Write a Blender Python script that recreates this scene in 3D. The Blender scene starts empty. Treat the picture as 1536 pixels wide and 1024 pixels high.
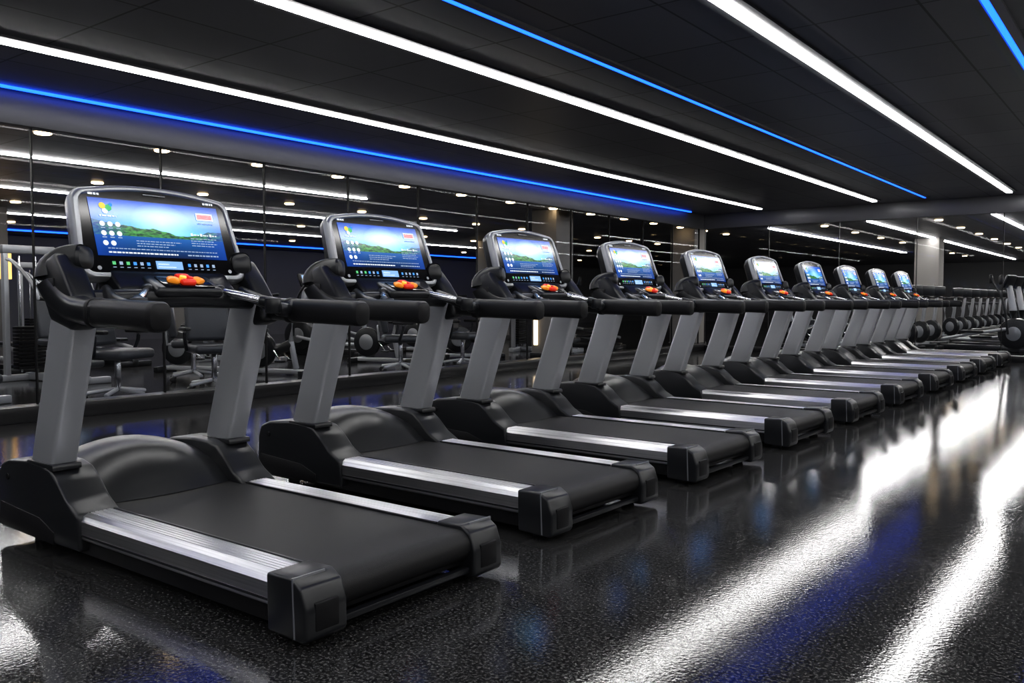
import bpy, bmesh, math, random
from mathutils import Vector, Matrix
random.seed(7)
C=bpy.context.scene.collection
# ------------------------------------------------------------------ materials
def mat(name,col=(.5,.5,.5),rough=.5,metal=0.,emit=None,es=0.,spec=.5,coat=0.,bump=None,var=None,aniso=None):
    m=bpy.data.materials.new(name);m.use_nodes=True;nt=m.node_tree;b=nt.nodes['Principled BSDF']
    b.inputs['Base Color'].default_value=(*col,1);b.inputs['Roughness'].default_value=rough
    b.inputs['Metallic'].default_value=metal;b.inputs['Specular IOR Level'].default_value=spec
    b.inputs['Coat Weight'].default_value=coat
    if emit: b.inputs['Emission Color'].default_value=(*emit,1);b.inputs['Emission Strength'].default_value=es
    tc=nt.nodes.new('ShaderNodeTexCoord')
    if bump:
        sc,st,scale3=bump
        mp=nt.nodes.new('ShaderNodeMapping');mp.inputs['Scale'].default_value=scale3
        n=nt.nodes.new('ShaderNodeTexNoise');n.inputs['Scale'].default_value=sc;n.inputs['Detail'].default_value=3
        bp=nt.nodes.new('ShaderNodeBump');bp.inputs['Strength'].default_value=st;bp.inputs['Distance'].default_value=.002
        nt.links.new(tc.outputs['Object'],mp.inputs[0]);nt.links.new(mp.outputs[0],n.inputs['Vector'])
        nt.links.new(n.outputs[0],bp.inputs['Height']);nt.links.new(bp.outputs[0],b.inputs['Normal'])
    if var:
        sc,lo,hi,scale3=var
        mp=nt.nodes.new('ShaderNodeMapping');mp.inputs['Scale'].default_value=scale3
        n=nt.nodes.new('ShaderNodeTexNoise');n.inputs['Scale'].default_value=sc;n.inputs['Detail'].default_value=4
        r=nt.nodes.new('ShaderNodeValToRGB');r.color_ramp.elements[0].position=.35;r.color_ramp.elements[1].position=.65
        r.color_ramp.elements[0].color=(*lo,1);r.color_ramp.elements[1].color=(*hi,1)
        nt.links.new(tc.outputs['Object'],mp.inputs[0]);nt.links.new(mp.outputs[0],n.inputs['Vector'])
        nt.links.new(n.outputs[0],r.inputs[0]);nt.links.new(r.outputs[0],b.inputs['Base Color'])
    return m
M={}
M['plastic']=mat('black_plastic',(.013,.014,.016),.29,spec=.44,bump=(350,.10,(1,1,1)))
M['plastic2']=mat('soft_black_grip',(.010,.010,.011),.42,spec=.38,bump=(500,.2,(1,1,1)))
M['under']=mat('underframe_black',(.006,.006,.007),.5,spec=.3)
M['grey']=mat('upright_grey_metal',(.47,.485,.51),.34,.55,bump=(300,.05,(1,1,1)))
M['silver']=mat('brushed_aluminium',(.62,.63,.65),.30,1.,var=(1,(.56,.565,.58),(.80,.80,.82),(1.2,140,140)))
M['rim']=mat('console_rim_grey',(.30,.31,.325),.3,.6)
M['chrome']=mat('chrome_tube',(.6,.6,.62),.22,1.)
M['belt']=mat('running_belt_rubber',(.012,.012,.012),.5,spec=.32,bump=(420,.5,(1,1,1)),var=(600,(.005,.005,.005),(.018,.018,.019),(1,1,1)))
M['gloss']=mat('console_gloss_black',(.003,.003,.004),.12,spec=.4)
M['red']=mat('red_button',(.75,.03,.01),.35,emit=(1,.05,.01),es=.12)
M['orange']=mat('orange_button',(.9,.28,.02),.35,emit=(1,.35,.03),es=.2)
M['yellow']=mat('yellow_button',(.9,.65,.08),.35,emit=(1,.7,.1),es=.2)
M['icon']=mat('screen_white',(.1,.1,.1),.5,emit=(.85,.93,1),es=1.0)
M['icond']=mat('screen_text_dim',(.1,.1,.1),.5,emit=(.5,.7,1),es=.5)
M['icong']=mat('screen_green',(.02,.1,.02),.5,emit=(.15,.8,.3),es=.6)
M['icony']=mat('screen_amber',(.1,.1,.02),.5,emit=(1,.7,.1),es=.9)
M['iconr']=mat('screen_red',(.1,.02,.02),.5,emit=(1,.06,.06),es=.8)
M['iconb']=mat('screen_button_blue',(.02,.05,.1),.5,emit=(.05,.35,1),es=.8)
M['mini']=mat('screen_mini',(.1,.1,.1),.4,emit=(.22,.5,1),es=.8)
M['white_led']=mat('led_white',(.8,.8,.8),.5,emit=(1,.99,.975),es=23)
M['white_led_fill']=mat('led_white_added_fill',(.8,.8,.8),.5,emit=(1,.99,.975),es=34)  # only for the fill strips added out of view
M['white_led2']=mat('led_white_side_zone',(.8,.8,.8),.5,emit=(1,.97,.93),es=55)
M['blue_led']=mat('led_blue',(.1,.2,.8),.5,emit=(.010,.085,1),es=4.6)
M['down']=mat('downlight_warm',(.8,.8,.8),.5,emit=(1,.72,.40),es=12)
M['lamp']=mat('amber_lamp',(.8,.5,.2),.5,emit=(1,.55,.15),es=1.6)
M['sconce']=mat('warm_sconce',(.8,.7,.5),.5,emit=(1,.78,.5),es=2.2)
M['trim']=mat('ceiling_trim_grey',(.15,.15,.16),.4,.3)
M['pad']=mat('vinyl_pad',(.045,.048,.055),.38)
M['frame2']=mat('machine_frame_grey',(.36,.37,.39),.36,.4)
M['wall']=mat('dark_wall_paint',(.08,.08,.084),.6,bump=(40,.1,(1,1,1)))
M['column']=mat('column_plaster',(.20,.19,.18),.7,bump=(40,.1,(1,1,1)))
M['plinth']=mat('plinth_black',(.012,.012,.013),.3)
def screen_mat():
    m=bpy.data.materials.new('screen_landscape');m.use_nodes=True;nt=m.node_tree;N=nt.nodes;L=nt.links
    b=N['Principled BSDF'];b.inputs['Base Color'].default_value=(.01,.01,.01,1);b.inputs['Roughness'].default_value=.12
    uv=N.new('ShaderNodeUVMap');sp=N.new('ShaderNodeSeparateXYZ');L.new(uv.outputs[0],sp.inputs[0])
    def math_(op,a,bb=None,clamp=False):
        n=N.new('ShaderNodeMath');n.operation=op;n.use_clamp=clamp
        for i,q in enumerate((a,bb)):
            if q is None: continue
            if isinstance(q,(int,float)): n.inputs[i].default_value=q
            else: L.new(q,n.inputs[i])
        return n.outputs[0]
    def mixc(f,a,c):
        n=N.new('ShaderNodeMix');n.data_type='RGBA';L.new(f,n.inputs[0])
        for i,q in ((6,a),(7,c)):
            if isinstance(q,tuple): n.inputs[i].default_value=(*q,1)
            else: L.new(q,n.inputs[i])
        return n.outputs[2]
    x,y=sp.outputs[0],sp.outputs[1]
    r=N.new('ShaderNodeValToRGB');L.new(y,r.inputs[0]);cr=r.color_ramp
    cr.elements[0].position=.45;cr.elements[0].color=(.14,.50,1,1);cr.elements[1].position=1;cr.elements[1].color=(.002,.06,.42,1)
    e=cr.elements.new(.72);e.color=(.008,.21,.95,1)
    dx=math_('MULTIPLY',math_('SUBTRACT',x,.52),1.5);dy=math_('SUBTRACT',y,.62)
    dd=math_('SQRT',math_('ADD',math_('MULTIPLY',dx,dx),math_('MULTIPLY',dy,dy)))
    glow=math_('SUBTRACT',1,math_('MULTIPLY',dd,2.7),True)
    sky=mixc(math_('MULTIPLY',glow,.6),r.outputs[0],(.55,.90,1))
    nz=N.new('ShaderNodeTexNoise');nz.inputs['Scale'].default_value=3.2;nz.inputs['Detail'].default_value=4
    cb=N.new('ShaderNodeCombineXYZ');L.new(x,cb.inputs[0]);L.new(cb.outputs[0],nz.inputs['Vector'])
    v=math_('ABSOLUTE',math_('SUBTRACT',x,.62))
    ridge=math_('ADD',math_('ADD',math_('MULTIPLY',nz.outputs[0],.32),.25),math_('MULTIPLY',v,.36))
    hill=math_('LESS_THAN',y,ridge)
    n2=N.new('ShaderNodeTexNoise');n2.inputs['Scale'].default_value=22;L.new(uv.outputs[0],n2.inputs['Vector'])
    hr=N.new('ShaderNodeValToRGB');L.new(n2.outputs[0],hr.inputs[0]);hr.color_ramp.elements[0].color=(.002,.03,.02,1);hr.color_ramp.elements[0].position=.38
    hr.color_ramp.elements[1].color=(.06,.30,.06,1);hr.color_ramp.elements[1].position=.66
    c1=mixc(hill,sky,hr.outputs[0])
    water=math_('LESS_THAN',y,.36)
    wr=N.new('ShaderNodeValToRGB');L.new(y,wr.inputs[0]);wr.color_ramp.elements[0].color=(.001,.010,.05,1);wr.color_ramp.elements[1].position=.36
    wr.color_ramp.elements[1].color=(.002,.09,.34,1)
    c2=mixc(water,c1,wr.outputs[0])
    side=math_('MULTIPLY',math_('SUBTRACT',math_('ABSOLUTE',math_('SUBTRACT',x,.5)),.25,True),2.8,True)
    c3=mixc(side,c2,(.001,.05,.32))
    L.new(c3,b.inputs['Emission Color']);b.inputs['Emission Strength'].default_value=1.3
    return m
M['screen']=screen_mat()
def floor_mat():
    m=bpy.data.materials.new('polished_dark_floor');m.use_nodes=True;nt=m.node_tree;N=nt.nodes;L=nt.links;b=N['Principled BSDF']
    tc=N.new('ShaderNodeTexCoord')
    n=N.new('ShaderNodeTexNoise');n.inputs['Scale'].default_value=95;n.inputs['Detail'].default_value=5;n.inputs['Roughness'].default_value=.7;L.new(tc.outputs['Object'],n.inputs['Vector'])
    r=N.new('ShaderNodeValToRGB');L.new(n.outputs[0],r.inputs[0]);e=r.color_ramp.elements
    e[0].position=.46;e[0].color=(.006,.006,.0065,1);e[1].position=.70;e[1].color=(.13,.13,.127,1)
    L.new(r.outputs[0],b.inputs['Base Color'])
    n2=N.new('ShaderNodeTexNoise');n2.inputs['Scale'].default_value=1.6;n2.inputs['Detail'].default_value=8;n2.inputs['Roughness'].default_value=.7;L.new(tc.outputs['Object'],n2.inputs['Vector'])
    mr=N.new('ShaderNodeMapRange');L.new(n2.outputs[0],mr.inputs[0]);mr.inputs[1].default_value=.35;mr.inputs[2].default_value=.68;mr.inputs[3].default_value=.035;mr.inputs[4].default_value=.10
    L.new(mr.outputs[0],b.inputs['Roughness'])
    n3=N.new('ShaderNodeTexNoise');n3.inputs['Scale'].default_value=80;n3.inputs['Detail'].default_value=3;n3.inputs['Roughness'].default_value=.5;L.new(tc.outputs['Object'],n3.inputs['Vector'])
    bp=N.new('ShaderNodeBump');bp.inputs['Strength'].default_value=.16;bp.inputs['Distance'].default_value=.0022;L.new(n3.outputs[0],bp.inputs['Height'])
    br=N.new('ShaderNodeTexBrick');br.offset=0;br.inputs['Scale'].default_value=1;br.inputs['Brick Width'].default_value=1.2;br.inputs['Row Height'].default_value=1.2
    br.inputs['Mortar Size'].default_value=.003;br.inputs['Color1'].default_value=(1,1,1,1);br.inputs['Color2'].default_value=(1,1,1,1);br.inputs['Mortar'].default_value=(0,0,0,1)
    L.new(tc.outputs['Object'],br.inputs['Vector'])
    bp2=N.new('ShaderNodeBump');bp2.inputs['Strength'].default_value=.4;bp2.inputs['Distance'].default_value=.003;L.new(br.outputs[0],bp2.inputs['Height']);L.new(bp.outputs[0],bp2.inputs['Normal'])
    L.new(bp2.outputs[0],b.inputs['Normal']);b.inputs['Specular IOR Level'].default_value=.6
    return m
M['floor']=floor_mat()
def ceil_mat():
    m=bpy.data.materials.new('ceiling_panels');m.use_nodes=True;nt=m.node_tree;N=nt.nodes;L=nt.links;b=N['Principled BSDF']
    tc=N.new('ShaderNodeTexCoord')
    br=N.new('ShaderNodeTexBrick');br.offset=0;br.inputs['Scale'].default_value=1;br.inputs['Brick Width'].default_value=.6;br.inputs['Row Height'].default_value=.9
    br.inputs['Mortar Size'].default_value=.008;br.inputs['Color1'].default_value=(.15,.15,.17,1);br.inputs['Color2'].default_value=(.11,.11,.13,1);br.inputs['Mortar'].default_value=(.01,.01,.011,1)
    L.new(tc.outputs['Object'],br.inputs['Vector']);L.new(br.outputs[0],b.inputs['Base Color'])
    n3=N.new('ShaderNodeTexNoise');n3.inputs['Scale'].default_value=25;n3.inputs['Detail'].default_value=4;L.new(tc.outputs['Object'],n3.inputs['Vector'])
    bp=N.new('ShaderNodeBump');bp.inputs['Strength'].default_value=.15;bp.inputs['Distance'].default_value=.003;L.new(n3.outputs[0],bp.inputs['Height']);L.new(bp.outputs[0],b.inputs['Normal'])
    b.inputs['Roughness'].default_value=.42
    return m
M['ceil']=ceil_mat()
def glass_mat():
    m=bpy.data.materials.new('partition_glass');m.use_nodes=True;nt=m.node_tree;N=nt.nodes;L=nt.links
    N.remove(N['Principled BSDF']);t=N.new('ShaderNodeBsdfTransparent');t.inputs[0].default_value=(.88,.9,.93,1)
    g=N.new('ShaderNodeBsdfGlossy');g.inputs['Roughness'].default_value=.02;mx=N.new('ShaderNodeMixShader');mx.inputs[0].default_value=.012
    L.new(t.outputs[0],mx.inputs[1]);L.new(g.outputs[0],mx.inputs[2]);L.new(mx.outputs[0],N['Material Output'].inputs[0])
    return m
M['glass']=glass_mat()
# ------------------------------------------------------------------ mesh builder
class MB:
    def __init__(s): s.v=[];s.f=[];s.m=[];s.mats=[];s.uv={}
    def mi(s,k):
        if k not in s.mats: s.mats.append(k)
        return s.mats.index(k)
    def add(s,vs,fs,k,T=None):
        o=len(s.v);i=s.mi(k)
        s.v+= [tuple(T@Vector(p)) if T else tuple(p) for p in vs]
        s.f+=[[o+a for a in f] for f in fs];s.m+=[i]*len(fs)
    def bm(s,bm,k,T=None):
        bmesh.ops.recalc_face_normals(bm,faces=bm.faces[:])
        bm.verts.index_update()
        s.add([v.co[:] for v in bm.verts],[[v.index for v in f.verts] for f in bm.faces],k,T);bm.free()
    def box(s,c,d,k,bev=0.,seg=2,T=None):
        bm=bmesh.new();bmesh.ops.create_cube(bm,size=1)
        for v in bm.verts: v.co=Vector((c[0]+v.co.x*d[0],c[1]+v.co.y*d[1],c[2]+v.co.z*d[2]))
        if bev>0: bmesh.ops.bevel(bm,geom=bm.edges[:],offset=bev,segments=seg,profile=.5,affect='EDGES')
        s.bm(bm,k,T)
    def prism(s,prof,a,b,k,axis='y',bev=0.,seg=2,T=None):
        """prof 2D points; axis y: (x,z) extruded a..b ; axis x: (y,z) extruded in x"""
        bm=bmesh.new()
        P=(lambda p,t:(p[0],t,p[1])) if axis=='y' else (lambda p,t:(t,p[0],p[1]))
        A=[bm.verts.new(P(p,a)) for p in prof];B=[bm.verts.new(P(p,b)) for p in prof];n=len(prof)
        bm.faces.new(A);bm.faces.new(B[::-1])
        for i in range(n): bm.faces.new([A[i],B[i],B[(i+1)%n],A[(i+1)%n]])
        bmesh.ops.recalc_face_normals(bm,faces=bm.faces[:])
        if bev>0: bmesh.ops.bevel(bm,geom=bm.edges[:],offset=bev,segments=seg,profile=.5,affect='EDGES',clamp_overlap=True)
        s.bm(bm,k,T)
    def sweep(s,path,sizes,k,n=16,ex=2.0,up=(0,0,1),T=None,rnd=.5):
        """superellipse sweep; sizes = (half side, half up)"""
        path=[Vector(p) for p in path];up=Vector(up)
        if not isinstance(sizes,list): sizes=[sizes]*len(path)
        d0=(path[1]-path[0]).normalized();d1=(path[-1]-path[-2]).normalized()
        m0=min(sizes[0])*rnd;m1=min(sizes[-1])*rnd
        P=[path[0],path[0]+d0*m0*.3]+[path[0]+d0*m0]+path[1:-1]+[path[-1]-d1*m1,path[-1]-d1*m1*.3,path[-1]]
        z=lambda q,f:(q[0]-min(q)*rnd*f,q[1]-min(q)*rnd*f)
        S=[z(sizes[0],1),z(sizes[0],.3),sizes[0]]+sizes[1:-1]+[sizes[-1],z(sizes[-1],.3),z(sizes[-1],1)]
        vs=[];fs=[]
        for i,p in enumerate(P):
            t=(P[min(i+1,len(P)-1)]-P[max(i-1,0)]).normalized()
            sd=t.cross(up)
            if sd.length<1e-3: sd=Vector((0,1,0))
            sd.normalize();u2=sd.cross(t).normalized()
            for j in range(n):
                a=2*math.pi*j/n;ca,sa=math.cos(a),math.sin(a)
                cx=math.copysign(abs(ca)**(2/ex),ca);sx=math.copysign(abs(sa)**(2/ex),sa)
                vs.append(p+sd*cx*S[i][0]+u2*sx*S[i][1])
        for i in range(len(P)-1):
            for j in range(n): fs.append([i*n+j,i*n+(j+1)%n,(i+1)*n+(j+1)%n,(i+1)*n+j])
        fs.append(list(range(n))[::-1]);fs.append([(len(P)-1)*n+j for j in range(n)])
        bm=bmesh.new();V=[bm.verts.new(v) for v in vs]
        for f in fs: bm.faces.new([V[q] for q in f])
        s.bm(bm,k,T)
    def cyl(s,a,b,r,k,n=20,T=None): 
        s.sweep([a,b],(r,r),k,n=n,rnd=.15,T=T,up=(0,0,1) if abs((Vector(b)-Vector(a)).normalized().z)<.9 else (1,0,0))
    def mesh(s,name,ang=35):
        me=bpy.data.meshes.new(name);me.from_pydata([tuple(v) for v in s.v],[],s.f)
        for k in s.mats: me.materials.append(M[k])
        me.polygons.foreach_set('material_index',s.m)
        me.polygons.foreach_set('use_smooth',[True]*len(s.f));me.update()
        me.set_sharp_from_angle(angle=math.radians(ang))
        return me
    def obj(s,name,loc=(0,0,0),ang=35):
        o=bpy.data.objects.new(name,s.mesh(name,ang));o.location=loc;C.objects.link(o);return o
def smooth(pts,n=4):
    P=[Vector(p) for p in pts];out=[]
    for i in range(len(P)-1):
        a=P[max(i-1,0)];b=P[i];c=P[i+1];d=P[min(i+2,len(P)-1)]
        for j in range(n):
            t=j/n;out.append(.5*((2*b)+(c-a)*t+(2*a-5*b+4*c-d)*t*t+(3*b-a-3*c+d)*t**3))
    out.append(P[-1]);return out
# ------------------------------------------------------------------ treadmill parts (local: rear end x=0, front x=-2, width y +-.44)
def part_frame():
    b=MB()
    for s in(-1,1):
        y0,y1=sorted((s*.285,s*.415))
        b.prism([(-.12,.035),(-.12,.12),(-1.6,.12),(-1.6,.035)],y0,y1,'under',bev=.006)
    b.box((-1.0,0,.105),(1.75,.58,.07),'under',.008)
    b.box((-.035,0,.05),(.03,.60,.022),'plastic',.006)
    b.box((-.075,0,.09),(.05,.60,.05),'under',.008)
    for x in(-.12,-1.8):
        for s in(-1,1):
            b.cyl((x,s*.36,0),(x,s*.36,.05),.032,'plastic')
    return b.mesh('frame')
def part_rails():
    b=MB()
    for s in(-1,1):
        top=[(s*.302,.186),(s*.310,.193)]
        for k in range(5):
            y=.318+k*.016;top+=[(s*y,.1945),(s*(y+.011),.1952),(s*(y+.0125),.1925),(s*(y+.0145),.1925)]
        pr=[(s*.302,.100)]+top+[(s*.402,.195),(s*.426,.186),(s*.438,.168),(s*.440,.105),(s*.432,.098)]
        b.prism(pr,-1.50,-.165,'silver','x')
        b.box((-.83,s*.300,.190),(1.3,.010,.012),'plastic',.003)
        b.box((-.83,s*.4405,.118),(1.33,.004,.008),'plastic')
        b.cyl((-1.42,s*.438,.15),(-1.42,s*.4445,.15),.008,'plastic',12)
    return b.mesh('side_rails',20)
def part_belt():
    b=MB();pr=[];r=.055;zc=.188-r
    pr.append((-1.50,.188));
    for k in range(0,40): pr.append((-1.47+1.40*k/40,.188))
    for k in range(0,13):
        a=math.pi/2-math.pi*k/12
        pr.append((-.07+r*math.cos(a),zc+r*math.sin(a)))
    pr.append((-1.5,zc-r))
    bm=bmesh.new();A=[bm.verts.new((p[0],-.296,p[1])) for p in pr];B=[bm.verts.new((p[0],.296,p[1])) for p in pr];n=len(pr)
    bm.faces.new(A);bm.faces.new(B[::-1])
    for i in range(n): bm.faces.new([A[i],B[i],B[(i+1)%n],A[(i+1)%n]])
    b.bm(bm,'belt')
    return b.mesh('running_belt')
def part_caps():
    b=MB()
    for s in(-1,1):
        y0,y1=sorted((s*.292,s*.448))
        b.prism([(-.175,.028),(-.178,.202),(-.060,.206),(-.018,.180),(.004,.120),(.004,.040),(-.008,.022)],y0,y1,'plastic',bev=.010,seg=3)
        y0,y1=sorted((s*.33,s*.4495))
        b.prism([(-.050,.03),(-.057,.2066),(-.051,.2066),(-.044,.03)],y0,y1,'rim')
        b.box((-.002,s*.37,.095),(.018,.09,.085),'under',.006)
    return b.mesh('end_caps')
def part_hood():
    b=MB()
    prof=smooth([(-1.395,0,.190),(-1.44,0,.215),(-1.53,0,.262),(-1.66,0,.300),(-1.80,0,.312),(-1.92,0,.290),(-1.985,0,.225),(-2.0,0,.12),(-1.99,0,.05)],4)
    ny=24;vs=[];fs=[]
    for i,p in enumerate(prof):
        t=i/(len(prof)-1);amp=.080*min(1,max(0,(p.z-.19)/.10)) if i<len(prof)*.6 else .080*max(0,min(1,(p.z-.1)/.2))
        for j in range(ny+1):
            y=-.30+.60*j/ny;q=y/.30
            vs.append((p.x+.04*q*q*(1 if t<.5 else 0)*(1-t*2)*-1,y,p.z+amp*(1-q*q)))
    for i in range(len(prof)-1):
        for j in range(ny): fs.append([i*(ny+1)+j,i*(ny+1)+j+1,(i+1)*(ny+1)+j+1,(i+1)*(ny+1)+j])
    bm=bmesh.new();V=[bm.verts.new(v) for v in vs]
    for f in fs: bm.faces.new([V[k] for k in f])
    b.bm(bm,'plastic')
    for s in(-1,1):
        y0,y1=sorted((s*.278,s*.452))
        pts=[(-1.30,.055),(-1.315,.188),(-1.345,.205),(-1.40,.235),(-1.47,.300),(-1.53,.340),(-1.60,.355),(-1.72,.358),(-1.90,.342),(-1.975,.315),(-2.0,.25),(-2.005,.10),(-1.98,.045)]
        b.prism(pts,y0,y1,'plastic',bev=.014,seg=3)
        y0,y1=sorted((s*.440,s*.456))
        b.prism([(-1.50,.05),(-1.50,.10),(-1.62,.14),(-1.97,.16),(-1.99,.06)],y0,y1,'under',bev=.004)
        b.cyl((-1.90,s*.45,.27),(-1.90,s*.456,.27),.014,'under',14)
        b.prism([(-1.50,.335),(-1.505,.362),(-1.725,.362),(-1.73,.345)],*sorted((s*.335,s*.452)),'plastic',bev=.008)
    b.box((-1.80,0,.05),(.25,.86,.03),'under',.01)
    return b.mesh('motor_hood')
def part_uprights():
    b=MB()
    for s in(-1,1):
        y=s*.393
        path=[(-1.622,y,.34),(-1.56,y,.52),(-1.49,y,.72),(-1.415,y,.95),(-1.39,y,1.02)]
        b.sweep(path,[(.052,.088)]*5,'grey',n=40,ex=8,up=(-1,0,.3),rnd=.05)
    return b.mesh('uprights',25)
def part_handrails():
    b=MB()
    for s in(-1,1):
        y=s*.415
        path=smooth([(-1.40,s*.345,1.165),(-1.49,s*.385,1.150),(-1.53,y,1.105),(-1.50,y,1.04),(-1.40,y,.985),(-1.27,y+s*.012,.962),(-1.10,y+s*.02,.955)],4)
        n=len(path);sz=[]
        for i in range(n):
            t=i/(n-1);sz.append((.046,.050+.018*math.sin(math.pi*min(1,t*1.25))))
        b.sweep(path,sz,'plastic',n=24,ex=2.8,up=(-.3,0,1))
        b.prism([(-1.56,1.10),(-1.53,1.16),(-1.45,1.185),(-1.37,1.10),(-1.30,1.01),(-1.26,.91),(-1.34,.885),(-1.50,.92),(-1.56,1.02)],*sorted((s*.355,s*.452)),'plastic',bev=.022,seg=4)
        g=[(-1.16,y+s*.02,.955),(-1.0,y+s*.026,.952),(-.85,y+s*.03,.948),(-.715,y+s*.03,.944)]
        b.sweep(smooth(g,3),(.043,.052),'plastic2',n=28,ex=3.0,rnd=.45)
        b.sweep([(-1.175,y+s*.019,.955),(-1.145,y+s*.021,.955)],(.046,.055),'under',n=28,ex=3,rnd=.1)
        b.box((-1.47,s*.4535,1.06),(.05,.004,.05),'plastic2',.004)
    b.sweep(smooth([(-1.36,-.38,1.0),(-1.31,-.2,1.005),(-1.29,0,1.01),(-1.31,.2,1.005),(-1.36,.38,1.0)],4),(.035,.04),'plastic',n=18,ex=2.6)
    return b.mesh('handrails')
CT=Matrix.Translation((-1.395,0,1.085))@Matrix.Rotation(-math.atan2(.135,.385),4,'Y')
def outline(hw_b,hw_t,h0,h1,arch,r,n=7):
    pts=[]
    def arc(cy,cz,a0,a1):
        for i in range(n+1):
            a=a0+(a1-a0)*i/n;pts.append((cy+r*math.cos(a),cz+r*math.sin(a)))
    arc(-hw_b+r,h0+r,math.pi,1.5*math.pi)
    arc(hw_b-r,h0+r,-.5*math.pi,0)
    arc(hw_t-r,h1-arch-r,0,.5*math.pi*.88)
    for i in range(1,16):
        t=i/16;y=(hw_t-r)*(1-2*t);pts.append((y,h1-arch*((y/(hw_t-r))**2)))
    arc(-hw_t+r,h1-arch-r,math.pi-.5*math.pi*.88,math.pi)
    return pts
def part_console():
    b=MB();O=lambda d:outline(.375-d,.353-d,0+d,.420-d,.030,max(.052-d*.4,.02))
    rings=[(-.125,.070),(-.115,.040),(-.08,.010),(-.04,0),(-.012,0),(.002,.007),(.005,.014),(.003,.024),(-.004,.028)]
    vs=[];fs=[]
    n=len(O(0))
    for x,d in rings:
        for p in O(d): vs.append((x,p[0],p[1]))
    back=[];rim=[]
    for i in range(len(rings)-1):
        for j in range(n):
            (back if i<3 else rim).append([i*n+j,i*n+(j+1)%n,(i+1)*n+(j+1)%n,(i+1)*n+j])
    b.add(vs,[f[::-1] for f in back],'plastic',CT);b.add(vs,[f[::-1] for f in rim],'rim',CT)
    L=len(rings)-1
    b.add([vs[L*n+j] for j in range(n)],[list(range(n))],'gloss',CT)
    b.add([vs[j] for j in range(n)],[list(range(n))[::-1]],'plastic',CT)
    b.prism([(-1.52,1.12),(-1.40,1.12),(-1.32,1.05),(-1.30,1.0),(-1.40,.98),(-1.50,1.02)],-.26,.26,'plastic',bev=.02,seg=3)
    b.box((-.001,0,.378),(.004,.10,.005),'rim',.001,T=CT)
    return b.mesh('console',40)
def part_screen():
    b=MB()
    sw,h0,h1=.290,.098,.346
    b.add([(-.0015,-sw,h0),(-.0015,sw,h0),(-.0015,sw,h1),(-.0015,-sw,h1)],[[0,1,2,3]],'screen',CT)
    X=.0005
    def q(y,z,w,h,k): b.add([(X,y,z),(X,y+w,z),(X,y+w,z+h),(X,y,z+h)],[[0,1,2,3]],k,CT)
    def disc(y,z,r,k,n=16): b.add([(X,y+r*math.cos(6.2832*i/n),z+r*math.sin(6.2832*i/n)) for i in range(n)],[list(range(n))],k,CT)
    def words(y,z,total,h,k,seed):
        rr=random.Random(seed);p=y
        while p<y+total:
            w=rr.uniform(.006,.02);w=min(w,y+total-p);q(p,z,w,h,k);p+=w+.0035
    disc(-.236,.312,.014,'icony');disc(-.212,.305,.014,'icong');disc(-.228,.290,.012,'icon');disc(-.200,.319,.008,'iconb')
    words(-.255,.266,.07,.006,'icon',1)
    for r in range(2):
        for c in range(3):
            disc(-.250+c*.032,.234-r*.040,.011,'icon');q(-.259+c*.032,.214-r*.040,.018,.005,'icond')
    disc(-.250,.152,.011,'icon');disc(-.218,.152,.011,'icon')
    q(.178,.280,.082,.034,'icon');q(.183,.286,.072,.022,'iconr')
    words(.180,.262,.075,.005,'icond',2)
    for i in range(3):
        q(.135+i*.045,.205,.010,.012,'icon');words(.148+i*.045,.207,.026,.005,'icon',5+i)
    for i in range(4): words(.13,.190-i*.011,.125-.015*(i%2),.004,'icond',20+i)
    for i in range(3): words(-.12,.165-i*.011,.20-.03*i,.004,'icond',40+i)
    words(-.245,.128,.49,.004,'icond',60);words(-.245,.110,.30,.006,'icon',61);words(.10,.110,.15,.006,'icond',62)
    words(-.285,.357,.045,.009,'icon',70);words(.225,.357,.05,.009,'icon',71)
    q(-.055,.046,.12,.036,'mini');q(-.046,.066,.05,.005,'icon');q(-.046,.054,.08,.004,'icon')
    for i,k in enumerate(['icong','icond','icong','iconb','icond','iconb']):
        q(-.240+i*.029,.060,.014,.014,k);q(-.240+i*.029,.048,.014,.003,'icond')
    for i,k in enumerate(['iconb','icond','icond','iconb','icond']):
        q(.090+i*.029,.060,.013,.014,k);q(.090+i*.029,.048,.013,.003,'icond')
    disc(.29,.045,.009,'rim');disc(-.295,.045,.009,'rim')
    me=b.mesh('display_screen');uv=me.uv_layers.new(name='UVMap')
    for i,c in enumerate([(0,0),(1,0),(1,1),(0,1)]): uv.data[i].uv=c
    return me
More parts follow.
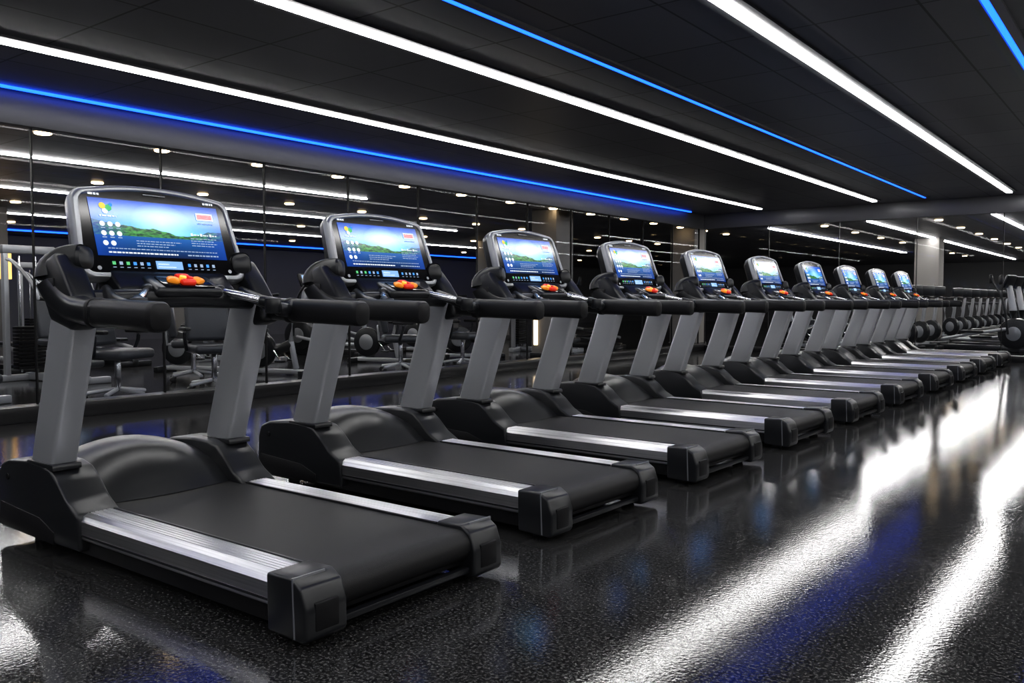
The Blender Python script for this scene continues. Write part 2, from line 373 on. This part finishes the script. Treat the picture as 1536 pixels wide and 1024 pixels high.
def part_controls():
    b=MB()
    T=Matrix.Translation((-1.315,0,1.055))@Matrix.Rotation(math.radians(24),4,'Y')
    b.box((0,0,0),(.15,.30,.045),'plastic',.02,4,T=T)
    b.box((.01,0,.024),(.10,.22,.008),'gloss',.003,2,T=T)
    b.sweep([(.03,-.065,.034),(-.01,-.045,.034)],(.026,.013),'orange',n=18,T=T,rnd=.8)
    b.sweep([(.03,.065,.034),(-.01,.045,.034)],(.026,.013),'orange',n=18,T=T,rnd=.8)
    b.sweep([(.035,-.035,.036),(.035,.03,.036)],(.016,.014),'red',n=18,T=T,rnd=.8)
    b.sweep([(-.02,-.03,.036),(-.02,.03,.036)],(.018,.013),'red',n=18,T=T,rnd=.8)
    b.cyl((.005,-.012,.03),(.005,-.012,.05),.014,'yellow',18,T=T)
    b.cyl((.005,.022,.03),(.005,.022,.048),.011,'red',18,T=T)
    for s in(-1,1):
        a=Vector((-1.315,s*.15,1.045));c=Vector((-1.12,s*.315,.985))
        b.sweep([a,a.lerp(c,.15)],(.026,.026),'plastic',n=20)
        b.cyl(a.lerp(c,.1),a.lerp(c,.75),.016,'chrome',20)
        b.sweep([a.lerp(c,.72),c],(.024,.024),'plastic',n=20)
        b.cyl((-1.12,s*.30,.945),(-1.12,s*.30,1.01),.034,'plastic',24)
        b.sweep([(-1.12,s*.32,.965),(-1.14,s*.40,.955)],(.03,.03),'plastic',n=20)
        b.sweep([(-1.36,s*.30,1.04),(-1.25,s*.33,1.0),(-1.13,s*.31,.965)],(.022,.026),'plastic',n=18)
    return b.mesh('controls')
parts=[('frame',part_frame()),('side_rails',part_rails()),('running_belt',part_belt()),('end_caps',part_caps()),('motor_hood',part_hood()),
('uprights',part_uprights()),('handrails',part_handrails()),('console',part_console()),('display_screen',part_screen()),('controls',part_controls())]
def place(name,pts,loc,rz=0):
    e=bpy.data.objects.new(name,None);e.empty_display_size=.2;C.objects.link(e);e.location=loc;e.rotation_euler=(0,0,rz)
    for n,me in pts:
        o=bpy.data.objects.new(n,me);C.objects.link(o);o.parent=e
    return e
YT=[-.052,1.27,2.62,4.03,5.46,6.95,8.46,9.96,11.45,12.92]
for i,y in enumerate(YT): place('treadmill',parts,(-1.985+(.070 if i==0 else 0),2.029+y,0),-.016+(.018 if i==0 else 0))
# ------------------------------------------------------------------ room shell
XW=-7.5;YE=16.0;XR=7.0;YB=-5.0;HC=2.7;H2=2.5;X2=-21.;Y2=38.
def box(name,x0,x1,y0,y1,z0,z1,k,bev=0):
    b=MB();b.box(((x0+x1)/2,(y0+y1)/2,(z0+z1)/2),(x1-x0,y1-y0,z1-z0),k,bev);return b.obj(name)
box('floor',X2,XR,YB,Y2,-.1,0,'floor')
box('ceiling',XW,XR,YB,YE,HC,HC+.1,'ceil')
box('ceiling_side_zone',X2,XW-.1,YB,Y2,H2,H2+.1,'ceil')
box('ceiling_end_zone',XW-.1,XR,YE+.1,Y2,H2,H2+.1,'ceil')
box('wall_right',XR,XR+.1,YB,Y2,0,HC+.1,'wall')
box('wall_back',X2,XR,YB-.1,YB,0,HC+.1,'wall')
box('wall_left',X2-.1,X2,YB,Y2,0,H2+.1,'wall')
box('wall_far',X2,XR,Y2,Y2+.1,0,H2+.1,'wall')
box('trim_1',XW-.1,XW+.05,YB,YE+.1,2.42,HC,'trim',.004)
box('trim_2',XW,XR,YE-.05,YE+.12,2.42,HC,'trim',.004)
box('baseboard_left',XW-.12,XW+.10,YB,YE,0,.13,'plinth',.006)
box('baseboard_end',XW,XR,YE-.08,YE+.1,0,.10,'plinth',.006)
def glazing(name,a,b_,z0,z1,step):
    a=Vector(a);b_=Vector(b_);L=(b_-a).length;n=round(L/step);d=(b_-a)/n
    g=MB()
    for i in range(n):
        p=a+d*i;q=p+d
        g.add([(p.x,p.y,z0),(q.x,q.y,z0),(q.x,q.y,z1),(p.x,p.y,z1)],[[0,1,2,3]],'glass')
    for i in range(n+1):
        p=a+d*i;sx,sy=(.03,.010) if abs(d.y)>abs(d.x) else (.010,.03)
        g.box((p.x,p.y,(z0+z1)/2),(sx,sy,z1-z0),'under')
    g.obj(name)
glazing('window_1',(XW-.03,YB+.2,0),(XW-.03,YE-.1,0),.13,2.42,1.15)
glazing('window_2',(XW+.05,YE+.03,0),(XR-.05,YE+.03,0),.10,2.42,1.3)
def strip(name,X,y0,y1,z,w,k,trim=True,h=.028):
    b=MB();b.box((X,(y0+y1)/2,z-h/2),(w,y1-y0,h),k)
    if trim:
        for s in(-1,1): b.box((X+s*(w/2+.036),(y0+y1)/2,z-.009),(.055,y1-y0,.018),'trim')
    b.obj(name)
YS=15.4
f=1.7/1.4
for X in(-5.006*f,-3.35*f,-1.70*f): strip('added_fill_strip',X,YB+.3,YS,HC,.075,'white_led')
for X in(.55,2.9,5.2): strip('added_fill_strip',X,YB+.3,YS,HC,.075,'white_led_fill')  # unseen strips, added to brighten the treadmills' rear-facing sides
for X in(-2.70*f,-.89): strip('blue_led_strip',X,YB+.3,YS,HC,.030,'blue_led',h=.02)
strip('blue_led_strip',-6.07*f,YB+.3,YS-.2,HC,.028,'blue_led',False,h=.02)
for X,y0,y1 in((-9.5,-2,8.8),(-12.3,0,14),(-15.9,2,22)): strip('added_fill_strip',X,y0,y1,H2,.05,'white_led2',False,h=.012)
strip('blue_led_strip',-19.5,0,26,H2,.08,'blue_led',False)
for X,y0,y1 in((-6.7,17.5,29),(-4.6,17,36),(-2.5,16.6,36),(.5,17,36)): strip('added_fill_strip',X,y0,y1,H2,.055,'white_led2',False,h=.018)
dl=MB()
def down(x,y):
    dl.cyl((x,y,H2-.018),(x,y,H2+.004),.072,'down',18)
for i in range(16): down(-8.05,1.3+1.14*i)
for i in range(13): down(-10.9,2.5+1.5*i)
for i in range(12): down(-14,4+1.8*i)
for i in range(11): down(-17.6,5+2.2*i)
for x in(-5.6,-3.5,-1.2,2): 
    for i in range(8): down(x,17.6+2.1*i)
dl.obj('recessed_downlights')
for x,y,w in((-8.3,11.9,.5),(-8.1,16.6,.55),(-4.75,22.9,.55),(-13.7,8.6,.6),(-13.7,17,.6),(-1.3,28.5,.6)):
    b=MB();b.box((x,y,H2/2),(w,w,H2),'column',.01);b.box((x,y,.06),(w+.04,w+.04,.12),'plinth',.005)
    if x==-8.3: b.box((x-.15,y-w/2-.02,.75),(.07,.04,1.0),'sconce',.008)
    b.obj('column')
# ------------------------------------------------------------------ background gym machines
def m_bike():
    b=MB()
    b.box((0,0,.05),(1.0,.07,.06),'frame2',.015);b.box((-.48,0,.04),(.07,.5,.08),'plastic',.015);b.box((.48,0,.04),(.07,.45,.08),'plastic',.015)
    b.cyl((-.28,-.045,.33),(-.28,.045,.33),.24,'plastic',28);b.cyl((-.28,-.055,.33),(-.28,.055,.33),.13,'rim',24)
    b.sweep([(.28,0,.08),(.20,0,.45),(.24,0,.86)],[(.035,.04)]*3,'frame2');b.sweep([(-.28,0,.35),(.0,0,.33),(.22,0,.42)],[(.04,.07)]*3,'plastic')
    b.sweep([(-.28,0,.3),(-.36,0,.7),(-.40,0,1.08)],[(.035,.04)]*3,'frame2')
    b.sweep([(.08,0,.90),(.22,0,.90),(.38,0,.92)],[(.035,.03),(.08,.035),(.12,.04)],'pad',ex=2.4)
    b.sweep([(-.40,-.24,1.05),(-.42,0,1.08),(-.40,.24,1.05)],(.02,.02),'plastic');
    for s in(-1,1): b.sweep([(-.40,s*.24,1.05),(-.15,s*.24,1.08)],(.02,.02),'plastic');b.cyl((-.02,s*.08,.33),(.1,s*.1,.2),.015,'chrome',10);b.box((.12,s*.14,.19),(.12,.09,.03),'plastic',.01)
    b.box((-.46,0,1.2),(.05,.34,.22),'plastic',.02);b.box((-.432,0,1.2),(.004,.26,.14),'gloss')
    return [('bike_body',b.mesh('bike_body'))]
def m_machine():
    b=MB()
    b.box((0,0,.05),(1.3,.09,.09),'frame2',.015);b.box((-.6,0,.04),(.09,.8,.08),'frame2',.015);b.box((.6,0,.04),(.09,.6,.08),'frame2',.015)
    for s in(-1,1): b.box((-.6,s*.28,.85),(.08,.06,1.6),'frame2',.01);b.cyl((-.6,s*.1,.1),(-.6,s*.1,1.55),.012,'chrome',10)
    b.box((-.6,0,1.63),(.12,.66,.10),'frame2',.015)
    for i in range(12): b.box((-.6,0,.16+i*.045),(.14,.34,.038),'under',.004)
    b.box((.10,0,.28),(.08,.08,.42),'frame2',.01);b.box((.15,0,.50),(.44,.42,.09),'pad',.035,3)
    T=Matrix.Translation((-.10,0,.86))@Matrix.Rotation(math.radians(-12),4,'Y');b.box((0,0,0),(.09,.40,.66),'pad',.035,3,T=T)
    b.sweep(smooth([(-.5,-.3,1.5),(-.2,-.38,1.45),(.15,-.36,1.2),(.25,-.34,1.0)],3),(.022,.022),'frame2');b.sweep(smooth([(-.5,.3,1.5),(-.2,.38,1.45),(.15,.36,1.2),(.25,.34,1.0)],3),(.022,.022),'frame2')
    for s in(-1,1): b.cyl((.25,s*.34,1.02),(.25,s*.18,1.0),.022,'plastic2',14);b.sweep([(.35,s*.1,.5),(.55,s*.12,.25)],(.025,.025),'frame2')
    b.sweep([(.55,-.25,.24),(.55,.25,.24)],(.055,.055),'pad')
    return [('machine_body',b.mesh('machine_body'))]
def m_ellip():
    b=MB()
    b.box((0,0,.06),(1.7,.12,.12),'plastic',.02);b.box((.8,0,.04),(.09,.6,.08),'plastic',.015);b.box((-.78,0,.04),(.09,.6,.08),'plastic',.015)
    b.cyl((-.55,-.10,.36),(-.55,.10,.36),.30,'plastic',28);b.cyl((-.55,-.11,.36),(-.55,.11,.36),.14,'rim',24)
    b.sweep([(-.45,0,.3),(-.5,0,.8),(-.42,0,1.28)],[(.05,.09),(.045,.07),(.04,.05)],'frame2')
    T=Matrix.Translation((-.42,0,1.36))@Matrix.Rotation(-.35,4,'Y');b.box((0,0,0),(.06,.40,.26),'plastic',.025,3,T=T);b.box((.032,0,.01),(.004,.28,.16),'mini',T=T)
    for s in(-1,1):
        dz=s*.06
        b.sweep(smooth([(-.52,s*.27,.35),(-.47,s*.29,.8),(-.38,s*.28,1.1),(-.22,s*.24,1.35),(-.18,s*.24,1.5)],3),(.022,.022),'plastic')
        b.sweep([(-.5,s*.2,.4+dz),(.2,s*.2,.28+dz),(.75,s*.2,.22)],(.03,.03),'frame2');b.box((.15,s*.2,.33+dz),(.42,.16,.05),'plastic',.02)
        b.sweep([(-.18,s*.24,1.32),(-.18,s*.24,1.5)],(.028,.028),'plastic2',up=(1,0,0))
    return [('elliptical_body',b.mesh('elliptical_body'))]
def m_seat():
    b=MB()
    for i in range(5):
        a=i*2*math.pi/5;c,s=math.cos(a),math.sin(a)
        b.sweep([(0.03*c,.03*s,.12),(.30*c,.30*s,.08)],(.022,.02),'frame2');b.cyl((.30*c-.02*s,.30*s+.02*c,.035),(.30*c+.02*s,.30*s-.02*c,.035),.035,'plastic2',14)
    b.cyl((0,0,.10),(0,0,.42),.03,'chrome',14);b.box((0,0,.47),(.50,.52,.10),'pad',.04,3)
    T=Matrix.Translation((-.27,0,.82))@Matrix.Rotation(math.radians(-10),4,'Y');b.box((0,0,0),(.09,.48,.56),'pad',.04,3,T=T)
    b.sweep([(-.05,0,.44),(-.30,0,.46),(-.31,0,.66)],(.03,.02),'frame2')
    for s in(-1,1): b.sweep(smooth([(-.05,s*.28,.45),(0,s*.31,.6),(.0,s*.31,.68)],2),(.02,.02),'plastic');b.box((.0,s*.31,.69),(.28,.07,.04),'plastic2',.015)
    return [('chair_body',b.mesh('chair_body'))]
K={'exercise_bike':m_bike(),'weight_machine':m_machine(),'elliptical_trainer':m_ellip(),'padded_gym_chair':m_seat()}
pl=[('padded_gym_chair',-8.3,4.35,.4),('padded_gym_chair',-8.4,5.5,-.3),('weight_machine',-9.5,3.2,.2),('weight_machine',-10.8,4.9,.1),('exercise_bike',-10.8,6.8,.5),
('exercise_bike',-9.5,7.2,.3),('padded_gym_chair',-8.5,8.5,.9),('exercise_bike',-10.0,9.6,.3),('weight_machine',-12.0,8.4,.3),('weight_machine',-10.8,1.6,0.1),('padded_gym_chair',-8.4,2.6,.7),
('elliptical_trainer',-13.2,5.0,.2),('elliptical_trainer',-13.2,6.6,.2),('weight_machine',-9.6,13.6,.2),('exercise_bike',-11.5,12.2,.2),('elliptical_trainer',-12.2,10.3,.3),
('elliptical_trainer',-9.8,15.2,.2),('weight_machine',-15.8,7.2,.2),('weight_machine',-15.4,10.5,.2),('elliptical_trainer',-15.4,13,.2),
('weight_machine',-12.6,3.0,.3),('exercise_bike',-9.6,11.4,.8),('padded_gym_chair',-9.6,6.0,1.0),('padded_gym_chair',-8.4,9.7,.2)]
for i in range(10): pl.append(('elliptical_trainer',-2.9,19.0+1.15*i,2.9))
for i in range(4): pl.append(('exercise_bike',-4.5,17.8+1.1*i,2.6))
for i in range(9): pl.append(('exercise_bike',-4.7,24.3+1.2*i,2.6))
for i in range(5): pl.append(('exercise_bike',-6.1,18.2+1.2*i,.15))
for i in range(9): pl.append(('elliptical_trainer',-.7,17.9+1.15*i,3.0))
for i in range(6): pl.append(('weight_machine',1.8,19+1.5*i,3.1))
for n,x,y,r in pl: place(n,K[n],(x,y,0),r)
b=MB();x,y=-15.0,6.0
b.box((x,y,H2/2),(.12,.12,H2),'column',.01);b.box((x+.09,y,1.55),(.07,.16,.42),'lamp',.01);b.obj('lantern_post')
# ------------------------------------------------------------------ world + camera
w=bpy.data.worlds.new('World');bpy.context.scene.world=w;w.use_nodes=True
w.node_tree.nodes['Background'].inputs[0].default_value=(.02,.025,.035,1);w.node_tree.nodes['Background'].inputs[1].default_value=.5
cam=bpy.data.cameras.new('Camera');co=bpy.data.objects.new('Camera',cam);C.objects.link(co);bpy.context.scene.camera=co
cam.sensor_width=36;cam.lens=1286/1536*36;co.location=(0,0,1);co.rotation_euler=(math.pi/2-.048,0,.656)
cam.clip_start=.02
vs_=bpy.context.scene.view_settings
vs_.view_transform='Standard'
for lk in ('Medium High Contrast','None'):
    try: vs_.look=lk;break
    except Exception: pass
